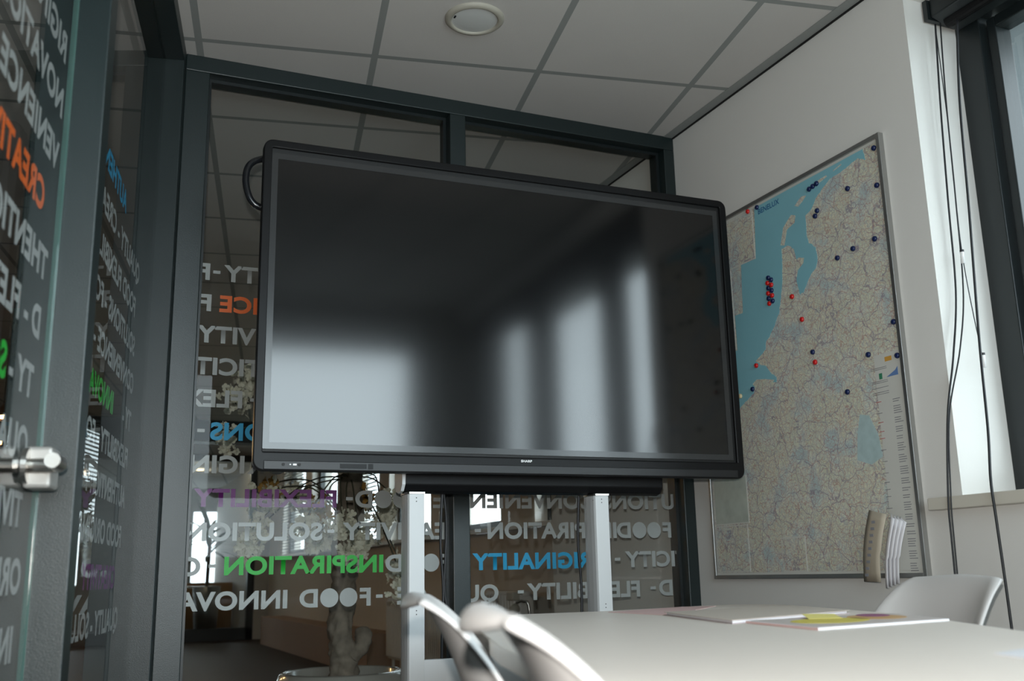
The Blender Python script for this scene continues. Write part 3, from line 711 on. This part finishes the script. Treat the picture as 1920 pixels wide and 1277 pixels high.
# ------------------------------------------------------------------ papers on the table, all at table height
TZ = .7401
from_px = {}
def sheet(name, pts, z, th, m, lab, cat, parent=None, bevel=0):
    bm = bmesh.new(); prism(bm, [(x, y, z) for x, y in pts], (0, 0, th)); o = obj(name, bm, m, parent, bevel=bevel)
    if lab: tag(o, lab, cat)
    return o
sheet('paper_sheet', [(1.366, 2.509), (1.37, 2.241), (1.44, 2.27), (1.80, 2.63), (1.70, 2.665)], TZ, .0012, M['pink'], 'pale pink paper sheet near the far end of the table', 'paper')
M['folder_top'] = mat('beige_folder_cover', (.62, .54, .47), .45)
M['spine'] = mat('mauve_folder_spine', (.50, .40, .42), .5)
fo = empty('document_folder', (1.5, 2.0, TZ)); tag(fo, 'thick beige and white document folder lying flat, behind the colourful magazine', 'folder')
def rel(P, c): return [(x-c[0], y-c[1]) for x, y in P]
P = rel([(1.379, 2.23), (1.252, 1.775), (1.70, 1.95), (1.80, 2.33)], (1.5, 2.0))
sheet('pages', P, .0012, .0055, M['paper'], None, None, fo)
P2 = rel([(1.374, 2.235), (1.246, 1.768), (1.705, 1.945), (1.806, 2.335)], (1.5, 2.0))
sheet('cover', P2, .0068, .0010, M['folder_top'], None, None, fo); sheet('cover', P2, 0, .0010, M['spine'], None, None, fo)
mg = empty('magazine', (1.45, 1.68, TZ)); tag(mg, 'magazine with yellow, orange and purple cover print, nearest the right chair', 'magazine')
C = [(1.285, 1.772), (1.224, 1.480), (1.60, 1.545), (1.70, 1.80)]; cc = (1.45, 1.68)
sheet('pages', rel(C, cc), .0002, .0040, M['paper'], None, None, mg)
sheet('spine', rel([(1.284, 1.773), (1.223, 1.479), (1.2225, 1.4792), (1.2832, 1.7732)], cc), 0, .0046, M['pink'], None, None, mg)
sheet('cover', rel([(1.302, 1.786), (1.232, 1.490), (1.596, 1.551), (1.694, 1.796)], cc), .0043, .0004, mat('pale_magazine_cover', (.62, .55, .52), .4), None, None, mg)
def blob(cx, cy, a, b, rot, n=18): return [(cx+a*math.cos(q)*math.cos(rot)-b*math.sin(q)*math.sin(rot), cy+a*math.cos(q)*math.sin(rot)+b*math.sin(q)*math.cos(rot)) for q in [2*PI*k/n for k in range(n)]]
sheet('cover_print', rel(blob(1.40, 1.655, .11, .07, .5), cc), .0048, .0003, mat('yellow_print', (.72, .60, .09), .4), None, None, mg)
sheet('cover_print', rel(blob(1.56, 1.70, .095, .06, .9), cc), .0048, .0003, mat('orange_print', (.62, .36, .14), .4), None, None, mg)
sheet('cover_print', rel(blob(1.60, 1.755, .065, .035, .9), cc), .0052, .0003, mat('purple_print', (.30, .08, .20), .4), None, None, mg)
bm = bmesh.new()
v = [bm.verts.new(p) for p in ((1.40, 1.72, TZ+.0055), (1.47, 1.70, TZ+.0055), (1.50, 1.76, TZ+.011), (1.44, 1.79, TZ+.012))]; bm.faces.new(v)
o = obj('note_slip', bm, mat('yellow_note', (.80, .70, .22), .5)); s = o.modifiers.new('s', 'SOLIDIFY'); s.thickness = .0005
tag(o, 'small curled yellow note slip lying on the magazine', 'note')
sheet('paper_sheet', [(1.055, .955), (1.16, .99), (1.22, .80), (1.02, .86)], TZ, .0012, M['paper'], 'white paper sheet at the right edge of the picture, nearest the camera', 'paper')

# ------------------------------------------------------------------ moulded shell chairs
def shell_mesh():
    prof = [(.235, .425, .185, .012), (.20, .437, .20, .018), (.10, .430, .212, .03), (0, .425, .218, .042), (-.09, .432, .222, .055), (-.145, .452, .224, .068), (-.178, .492, .222, .080),
            (-.198, .55, .218, .086), (-.216, .62, .210, .078), (-.234, .69, .200, .062), (-.252, .735, .190, .046), (-.268, .770, .180, .032), (-.283, .795, .170, .019), (-.294, .810, .158, .008), (-.305, .820, .140, .002), (-.317, .822, .125, 0), (-.328, .814, .115, 0), (-.331, .798, .108, 0)]
    P = [Vector((p[0], 0, p[1])) for p in prof]
    bm = bmesh.new(); rows = []; NU = 28
    for i, p in enumerate(prof):
        t = (P[min(i+1, len(P)-1)] - P[max(i-1, 0)]).normalized()
        nrm = Vector((t.z, 0, -t.x)) * (1 if True else -1)   # towards the sitter
        if i >= 12: 
            k = (i-11)/6; nrm = nrm.lerp(Vector((.9, 0, .1)), min(1, k)).normalized()
        row = []
        for j in range(NU+1):
            u = -1 + 2*j/NU; a = abs(u)
            lift = p[3]*(a**2.4)
            y = p[2]*math.copysign(1-(1-a)**1.25, u)
            fl = max(0, a-.86)/.14
            q = P[i] + nrm*(lift - .010*fl*fl) + Vector((0, y + math.copysign(.006*fl, u), 0))
            if i > 13: q = q.lerp(rows[13][j].co, .94*a**1.6)
            row.append(bm.verts.new(q))
        rows.append(row)
    for a_, b_ in zip(rows, rows[1:]):
        for j in range(NU): bm.faces.new([a_[j], a_[j+1], b_[j+1], b_[j]])
    bmesh.ops.recalc_face_normals(bm, faces=bm.faces)
    me = bpy.data.meshes.new('shell'); bm.to_mesh(me); bm.free(); me.materials.append(M['chair'])
    for p_ in me.polygons: p_.use_smooth = True
    return me
SH = shell_mesh()
def make_chair(loc, rz, label):
    c = empty('shell_chair', loc, rz); tag(c, label, 'chair', 'white shell chairs round the table')
    s = link(bpy.data.objects.new('seat_shell', SH), c)
    m = s.modifiers.new('t', 'SOLIDIFY'); m.thickness = .009; m.offset = 0
    b = s.modifiers.new('s', 'SUBSURF'); b.levels = 1; b.render_levels = 2
    bm = bmesh.new(); tube(bm, [(0, 0, .30), (0, 0, .41)], .022, 16); obj('mount', bm, M['steel'], c)
    for sx in (-1, 1):
        for sy in (-1, 1):
            bm = bmesh.new(); tube(bm, smooth_pts([(.02*sx, .02*sy, .395), (.10*sx, .10*sy, .375), (.17*sx, .17*sy, .2), (.215*sx, .215*sy, .0)], 5), .0105, 12)
            obj('leg', bm, M['steel'], c, smooth=True)
    return c
def copy_thing(o, loc, rz, label):
    c = o.copy(); COL.objects.link(c); c.location = loc; c.rotation_euler = (0, 0, rz); c['label'] = label
    for ch in list(o.children):
        d = ch.copy(); COL.objects.link(d); d.parent = c
    return c
ch = make_chair(CW(.150, 1.64), YAW+.07, 'white shell chair beside the left display column, tucked under the table')
copy_thing(ch, CW(.278, .97), YAW+.08, 'nearest white shell chair, seen from the side at the bottom of the picture')
copy_thing(ch, CW(.755, 2.40), YAW+PI+.26, 'white shell chair at the right side of the table below the window sill')

# ================================================================== the hall beyond the glass
SILLZ = 1.13
M['hallwall'] = mat('hall_wall_paint', (.62, .58, .53), .85)
M['duct'] = mat('tan_wall_duct', (.34, .23, .16), .7)
ops = [(5.45, 5.98), (6.55, 7.75), (8.05, 9.25), (9.6, 10.9), (11.3, 12.6), (13.0, 14.4)]
bm = bmesh.new()
box(bm, XR+.421, XH+.25, 4.70, 4.80, 0, H); box(bm, XH, XH+.25, 4.80, YFAR, 0, SILLZ); box(bm, XH, XH+.25, 4.80, YFAR, 2.38, H)
y = 4.80
for a_, b_ in ops: box(bm, XH, XH+.25, y, a_, SILLZ, 2.38); y = b_
box(bm, XH, XH+.25, y, YFAR, SILLZ, 2.38)
tag(obj('wall_hall_right', bm, M['hallwall']), kind='structure')
bm = bmesh.new(); box(bm, XR+.425, XH, 5.06, 14.9, SILLZ, SILLZ+.03); tag(obj('hall_window_sill', bm, M['sill']), kind='structure')
for i, (a_, b_) in enumerate(ops):
    w = empty('window_%d' % (5+i), (XH+.12, a_, SILLZ+.03)); tag(w, kind='structure'); L_ = b_-a_; tt = 2.38-SILLZ-.03
    bm = bmesh.new(); box(bm, -.03, .03, 0, .07, 0, tt); box(bm, -.03, .03, L_-.07, L_, 0, tt); box(bm, -.03, .03, .07, L_-.07, 0, .06); box(bm, -.03, .03, .07, L_-.07, tt-.06, tt)
    obj('window_frame', bm, M['winframe'], w)
    obj('window_pane', bx(-.004, .004, .07, L_-.07, .06, tt-.06), M['winglass'], w)
for (a_, b_) in ((9.6, 10.9), (13.0, 14.4)):
    vb = empty('venetian_blind', (XH-.02, a_, SILLZ+.04)); tag(vb, 'dark horizontal slat blind at the %s, seen under the display' % ('hall window behind the tree trunk' if a_ < 10 else 'farthest hall window'), 'blind'); tt = 2.38-SILLZ-.05
    bm = bmesh.new()
    for k in range(30): box(bm, -.02, .02, .02, b_-a_-.02, tt*(k+.5)/30, tt*(k+.5)/30+.006, mx=None)
    obj('slats', bm, M['winframe'], vb); obj('head_rail', bx(-.025, .015, .0, b_-a_, tt, tt+.04), M['winframe'], vb)
bm = bmesh.new(); box(bm, XW-.2, XW, YREAR-.3, YFAR, 0, H); tag(obj('wall_hall_left', bm, M['hallwall']), kind='structure')
# trees outside the hall windows
M['hedge'] = mat('hedge_green', (.05, .10, .035), .9, var=.5, vscale=9)
bm = bmesh.new(); bmesh.ops.create_grid(bm, x_segments=90, y_segments=16, size=1)
for v in bm.verts:
    X, Z = v.co.x, v.co.y
    v.co = Vector((9 + 1.2*noise.noise(Vector((X*40, Z*6, 2))), 14+X*13, .8 + Z*1.1 + .35*noise.noise(Vector((X*30, 0, 5)))*(Z > 0)))
tag(obj('hedge', bm, M['hedge']), 'green hedge outside the hall windows', 'hedge', kind='stuff')
bm = bmesh.new(); box(bm, XH+.3, 40, -20, 60, -.5, -.4); tag(obj('ground', bm, mat('outside_ground', (.16, .17, .14), .9)), kind='structure')
# duct along the wall and radiators
bm = bmesh.new(); box(bm, XH-.30, XH, 8.9, 14.2, 0, .36); tag(obj('trim_3', bm, M['duct'], bevel=.004), kind='structure')
def radiator(x, y0, y1, z0, z1, lab, valve=None):
    # panel hangs on two wall brackets
    r = empty('radiator', (x, (y0+y1)/2, z0)); tag(r, lab, 'radiator'); n = int((y1-y0)/.045); hy = (y1-y0)/2
    for k in range(n):
        yy = -hy + (k+.5)*(2*hy)/n; bm = bmesh.new(); box(bm, -.05, .05, yy-.015, yy+.015, .02, z1-z0-.02); obj('fin', bm, M['white_plastic'], r, bevel=.008)
    bm = bmesh.new(); box(bm, -.03, .03, -hy, hy, 0, .03); obj('header_tube', bm, M['white_plastic'], r, bevel=.006)
    bm = bmesh.new(); box(bm, -.03, .03, -hy, hy, z1-z0-.03, z1-z0); obj('header_tube', bm, M['white_plastic'], r, bevel=.006)
    for yy in (-hy+.1, hy-.1):
        obj('bracket', bx(.0, .12, yy-.01, yy+.01, .10, .14), M['white_plastic'], r); obj('leg', bx(-.02, .0, yy-.01, yy+.01, -z0, .0), M['white_plastic'], r)
    if valve:
        bm = bmesh.new(); tube(bm, [(-.09, -hy-.03, z1-z0-.10), (-.09, -hy+.07, z1-z0-.13)], [.030, .024], 16); obj('valve_knob', bm, M['cream'], r, smooth=True)
        bm = bmesh.new(); tube(bm, smooth_pts([(-.08, -hy-.02, z1-z0-.07), (-.05, -hy-.06, z1-z0-.06), (-.02, -hy-.08, z1-z0-.12), (-.01, -hy-.08, 0)], 6), .009, 10); obj('pipe', bm, M['chrome'], r, smooth=True)
        bm = bmesh.new(); box(bm, -.10, -.05, -hy-.01, -hy+.09, z1-z0-.055, z1-z0-.005); obj('valve_body', bm, M['cream'], r, bevel=.006)
radiator(XH-.125, 5.86, 6.45, .16, .74, 'white column radiator with thermostat knob, seen between the mullion and right column', True)
radiator(XH-.125, 7.05, 8.75, .16, .66, 'white column radiator along the hall wall behind the left column')
# bulkhead, dark framed glass wall at the end of the hall, and the room behind
bm = bmesh.new(); box(bm, XW, XH, 12.0, 12.25, 2.40, H); tag(obj('trim_4', bm, M['winframe']), kind='structure')
we = empty('wall_hall_end', (0, YEND, 0)); tag(we, kind='structure')
for x in (-5.5, -3.8, -2.1, -.4, 1.28, 2.44):
    obj('post', bx(x, x+.10, 0, .1, 0, H), M['winframe'], we)
obj('bottom_rail', bx(XW, 2.54, 0, .1, 0, .17), M['winframe'], we); obj('top_rail', bx(XW, 2.54, 0, .1, H-.1, H), M['winframe'], we)
obj('glass_pane', bx(XW, 2.44, .05, .058, .17, H-.1), M['winglass'], we)
obj('pilaster', bx(2.54, XH, -.02, .12, 0, H), M['reveal'], we)
wf = empty('wall_far', (0, YFAR, 0)); tag(wf, kind='structure')
bm = bmesh.new(); box(bm, XW, XH+.3, 0, .2, 0, .8); box(bm, XW, XH+.3, 0, .2, 2.2, H)
xs_ = [XW, -4.6, -3.2, -.6, .6, 1.95, 2.15, 2.95]
for a_, b_ in ((-7, -4.6), (-3.2, -1.2), (.2, 1.45), (1.95, 2.3), (2.9, 3.05)): box(bm, a_, b_, 0, .2, .8, 2.2)
obj('wall_panel', bm, M['reveal'], wf)

# ------------------------------------------------------------------ potted blossom tree behind the glass
tr = empty('potted_tree', (1.11, 4.42, 0)); tag(tr, 'gnarled trunk with white blossoms in a big glazed pot behind the glass', 'tree')
M['pot'] = mat('glazed_taupe_pot', (.33, .31, .28), .22, coat=.6)
M['bark'] = mat('knobbly_bark', (.20, .165, .13), .85, var=.6, vscale=28, bump=1.0, bscale=60)
M['twig'] = mat('thin_twig', (.05, .05, .03), .7)
M['petal'] = mat('cream_blossom', (.80, .78, .66), .7, var=.2, vscale=60)
M['petal2'] = mat('ochre_blossom', (.42, .24, .06), .7)
bm = bmesh.new(); lathe(bm, [(0, 0), (.17, 0), (.20, .02), (.262, .16), (.288, .30), (.285, .40), (.262, .455), (.245, .462), (.232, .455), (.232, .40), (0, .40)], 64)
obj('pot', bm, M['pot'], tr, smooth=True)
bm = bmesh.new(); lathe(bm, [(0, .418), (.15, .414), (.2318, .405)], 40); obj('soil', bm, mat('dark_soil', (.03, .022, .016), .95, bump=1, bscale=90), tr)
bm = bmesh.new()
tp = smooth_pts([(-.005, 0, .40), (.01, 0, .50), (-.01, 0, .60), (0, .01, .72), (.012, 0, .85), (0, 0, 1.0), (.02, 0, 1.15), (.04, .01, 1.35), (.03, .03, 1.6), (.0, .05, 1.85)], 12)
tube(bm, tp, [.058 - .016*min(1, i/len(tp)) for i in range(len(tp))], 40)
tube(bm, smooth_pts([(.03, -.02, .52), (.072, -.03, .555), (.085, -.03, .60), (.075, -.02, .635)], 6), [.036]*14+[.033, .030, .026, .021, .014], 14)
for v in bm.verts:
    n_ = noise.noise(v.co*34)*.012 + noise.noise(v.co*11)*.016 + noise.noise(v.co*80)*.005; d = Vector((v.co.x, v.co.y, 0)); 
    if d.length > .01: v.co += d.normalized()*n_
obj('trunk', bm, M['bark'], tr, smooth=True)
cl = [(.68, 1.70, 0), (.64, 1.62, .05), (.76, 1.18, -.05), (.73, 1.05, 0), (.70, .98, .05), (.80, 1.22, .1), (.92, 1.06, -.1), (.99, 1.12, 0), (1.02, 1.0, .05), (1.05, 1.06, -.2), (1.145, .985, -.12), (1.12, .93, -.1),
      (1.27, 1.09, 0), (1.33, 1.17, .05), (1.34, .88, -.08), (1.36, .80, -.05), (1.46, 1.06, .1), (1.22, 1.2, .1), (.92, 1.2, .1), (.86, 1.5, .1), (1.0, 1.75, -.1), (1.3, 1.55, .1), (1.45, 1.8, 0), (.85, 1.9, .1), (1.15, 2.0, .1), (1.5, 1.45, 0), (.60, 1.45, .1)]
rr = random.Random(11)
for i, (x, z, dy) in enumerate(cl):
    c = Vector((x-1.11, dy, z)); b0 = tp[min(len(tp)-1, max(40, int((z+.1-.4)/1.45*len(tp))))] if z > 1.1 else Vector((.02, 0, 1.28))
    mid = (b0+c)/2 + Vector((rr.uniform(-.04, .04), rr.uniform(-.05, .05), .10))
    bm = bmesh.new(); tube(bm, smooth_pts([b0, mid, c + Vector((0, 0, .03)), c - Vector((0, 0, .04))], 6), .0034, 6); obj('twig', bm, M['twig'], tr, smooth=True)
    bm = bmesh.new(); sz = rr.uniform(.7, 1.15)
    for k in range(60):
        q = c + Vector((rr.gauss(0, .026), rr.gauss(0, .026), rr.gauss(0, .030)))*sz
        a1 = rr.uniform(0, 6.28)
        for f_ in range(5):
            an = f_*2*PI/5; R_ = Matrix.Rotation(a1, 3, 'Z') @ Matrix.Rotation(rr.uniform(-.9, .9), 3, 'X') @ Matrix.Rotation(an, 3, 'Y')
            pl = [(0, 0, 0), (.007, .003, .007), (.0075, .005, .015), (0, .006, .019), (-.0075, .005, .015), (-.007, .003, .007)]
            bm.faces.new([bm.verts.new(q + R_ @ Vector(p)) for p in pl])
    me = bpy.data.meshes.new('blossom_cluster'); bm.to_mesh(me); bm.free(); me.materials.append(M['petal2'] if i in (5, 17, 7) else M['petal'])
    link(bpy.data.objects.new('blossom_cluster', me), tr)
# card hung behind the glass
hc = empty('hanging_card', (1.245, 4.75, 1.19)); tag(hc, 'white card with a small dark round seal hanging beside the tree trunk', 'card')
obj('card', (lambda b: (prism(b, [(-.045, 0, -.085), (.045, 0, -.085), (.045, 0, .075), (.015, 0, .085), (.010, 0, .11), (-.008, 0, .11), (-.012, 0, .085), (-.045, 0, .07)], (0, .003, 0)), b)[-1])(bmesh.new()), M['white_plastic'], hc)
bm = bmesh.new(); tube(bm, [(-.018, -.0015, -.06), (-.018, 0, -.06)], .011, 20); obj('seal', bm, M['winframe'], hc)
bm = bmesh.new(); tube(bm, [(.0, .001, .10), (.0, .001, H-1.19-.002)], .0008, 5); obj('string', bm, M['twig'], hc)

# ------------------------------------------------------------------ things in the far room and hall
pl = empty('potted_palm', (2.02, 16.6, 0)); tag(pl, 'dark green palm in a grey planter behind the far glass wall', 'plant')
bm = bmesh.new(); lathe(bm, [(0, 0), (.16, 0), (.21, .75), (.19, .75), (.18, .70), (0, .70)], 32); obj('planter', bm, M['alu'], pl, smooth=True)
bm = bmesh.new(); tube(bm, [(0, 0, .7), (.02, 0, 1.5)], .03, 8); obj('stem', bm, M['bark'], pl)
M['palm'] = mat('palm_leaf', (.012, .045, .015), .5)
for k in range(34):
    az = rr.uniform(0, 6.28); el = rr.uniform(-.3, 1.1); ln = rr.uniform(.45, .8); z0 = rr.uniform(1.2, 1.65)
    d = Vector((math.cos(az)*math.cos(el), math.sin(az)*math.cos(el), math.sin(el))); sd = d.cross(Vector((0, 0, 1))).normalized()
    bm = bmesh.new(); rw = []
    for t_ in (0, .25, .5, .75, 1):
        p = Vector((.02, 0, z0)) + d*ln*t_ - Vector((0, 0, .28*ln*t_*t_)); w_ = .035*math.sin(PI*min(1, t_*.9+.1))+.002
        rw.append((bm.verts.new(p+sd*w_), bm.verts.new(p-sd*w_)))
    for a_, b_ in zip(rw, rw[1:]): bm.faces.new([a_[0], b_[0], b_[1], a_[1]])
    obj('frond', bm, M['palm'], pl)
def ext_table(x, y):
    t = empty('round_table', (x, y, 0)); tag(t, 'round table behind the dark framed glass wall', 'table')
    bm = bmesh.new(); lathe(bm, [(0, .72), (.55, .72), (.55, .75), (0, .75)], 40); obj('table_top', bm, M['table'], t)
    bm = bmesh.new(); lathe(bm, [(.28, 0), (.28, .02), (.03, .04), (.03, .72)], 24); obj('pedestal', bm, M['steel'], t)
ext_table(1.75, 17.6)
bx_ = empty('storage_cabinet', (2.25, 18.6, 0)); tag(bx_, 'low wooden cabinet beyond the far glass wall', 'cabinet')
M['wood'] = mat('oak_board', (.32, .18, .08), .5, var=.2, vscale=12)
obj('cabinet_body', bx(-.6, .45, 0, .4, 0, .8), M['wood'], bx_); obj('cabinet_door', bx(-.59, -.08, -.02, 0, .05, .78), M['wood'], bx_); obj('cabinet_door', bx(-.07, .44, -.02, 0, .05, .78), M['wood'], bx_)
# warm lamps of the hall
M['warm'] = mat('warm_lamp_glow', (1, .7, .3), .5, emit=(1, .62, .25), estr=9)
def downlight(x, y, lab):
    o = empty('recessed_spotlight', (x, y, H)); l = bpy.data.lights.new('spot_glow', 'POINT'); l.energy = 3; l.color = (1, .8, .58); l.shadow_soft_size = .05; lo = bpy.data.objects.new('spot_glow', l); COL.objects.link(lo); lo.parent = o; lo.location = (0, 0, -.06); tag(o, lab, 'lamp', 'recessed warm spotlights beyond the far glass wall')
    bm = bmesh.new(); lathe(bm, [(.07, 0), (.07, -.006), (.055, -.006), (.055, 0)], 24); obj('ring', bm, M['steel'], o)
    bm = bmesh.new(); lathe(bm, [(0, -.002), (.054, -.002)], 24); obj('bulb', bm, M['warm'], o)
    return o
for i, (x, y) in enumerate(((1.55, 13.2), (1.75, 16.3), (1.95, 17.6), (.2, 13.0), (.1, 15.9), (-1.4, 13.4), (-2.6, 11.0))):
    downlight(x, y, 'small warm spotlight in the ceiling at the far end of the hall')
def pendant(x, y, z, lab):
    o = empty('pendant_lamp', (x, y, z)); tag(o, lab, 'lamp')
    bm = bmesh.new(); lathe(bm, [(.03, .16), (.10, .12), (.19, .0), (.185, 0), (.09, .11), (0, .13)], 32); obj('lamp_shade', bm, mat('copper_shade', (.28, .13, .06), .3, metal=.6), o, smooth=True)
    bm = bmesh.new(); lathe(bm, [(0, .012), (.175, .012), (.175, .018), (0, .02)], 24); obj('diffuser', bm, M['warm'], o)
    bm = bmesh.new(); tube(bm, [(0, 0, .15), (0, 0, H-z-.001)], .004, 6); obj('cable', bm, M['cord'], o)
    l = bpy.data.lights.new('pendant_light', 'POINT'); l.energy = 4; l.color = (1, .62, .3); l.shadow_soft_size = .1
    lo = bpy.data.objects.new('pendant_light', l); COL.objects.link(lo); lo.parent = o; lo.location = (0, 0, -.05)
pendant(-.35, 7.6, 1.95, 'nearer copper pendant lamp hanging in the hall at the left')
pendant(-.55, 9.0, 1.95, 'further copper pendant lamp hanging in the hall at the left')
# serving counter in the left of the hall
co = empty('serving_counter', (-1.3, 9.4, 0)); tag(co, 'long wooden serving counter at the left of the hall', 'counter')
obj('counter_body', bx(-1.6, .9, -.3, .3, 0, 1.0), M['wood'], co); obj('counter_top', bx(-1.65, .95, -.36, .36, 1.0, 1.04), M['winframe'], co, bevel=.004)
for i, (x, c_, l_) in enumerate(((-.75, (.75, .22, .03), 'orange crate at the right end of the serving counter'), (-1.15, (.65, .42, .04), 'yellow crate in the middle of the serving counter'), (-1.6, (.6, .12, .02), 'red crate at the left end of the serving counter'))):
    r_ = rr; b = bmesh.new(); box(b, x-.16, x+.16, 9.25, 9.5, 1.042, 1.06); box(b, x-.16, x-.145, 9.25, 9.5, 1.06, 1.30); box(b, x+.145, x+.16, 9.25, 9.5, 1.06, 1.30); box(b, x-.145, x+.145, 9.25, 9.265, 1.06, 1.30); box(b, x-.145, x+.145, 9.485, 9.5, 1.06, 1.30)
    tag(obj('crate', b, mat('crate_paint_%d' % i, c_, .5)), l_, 'crate')
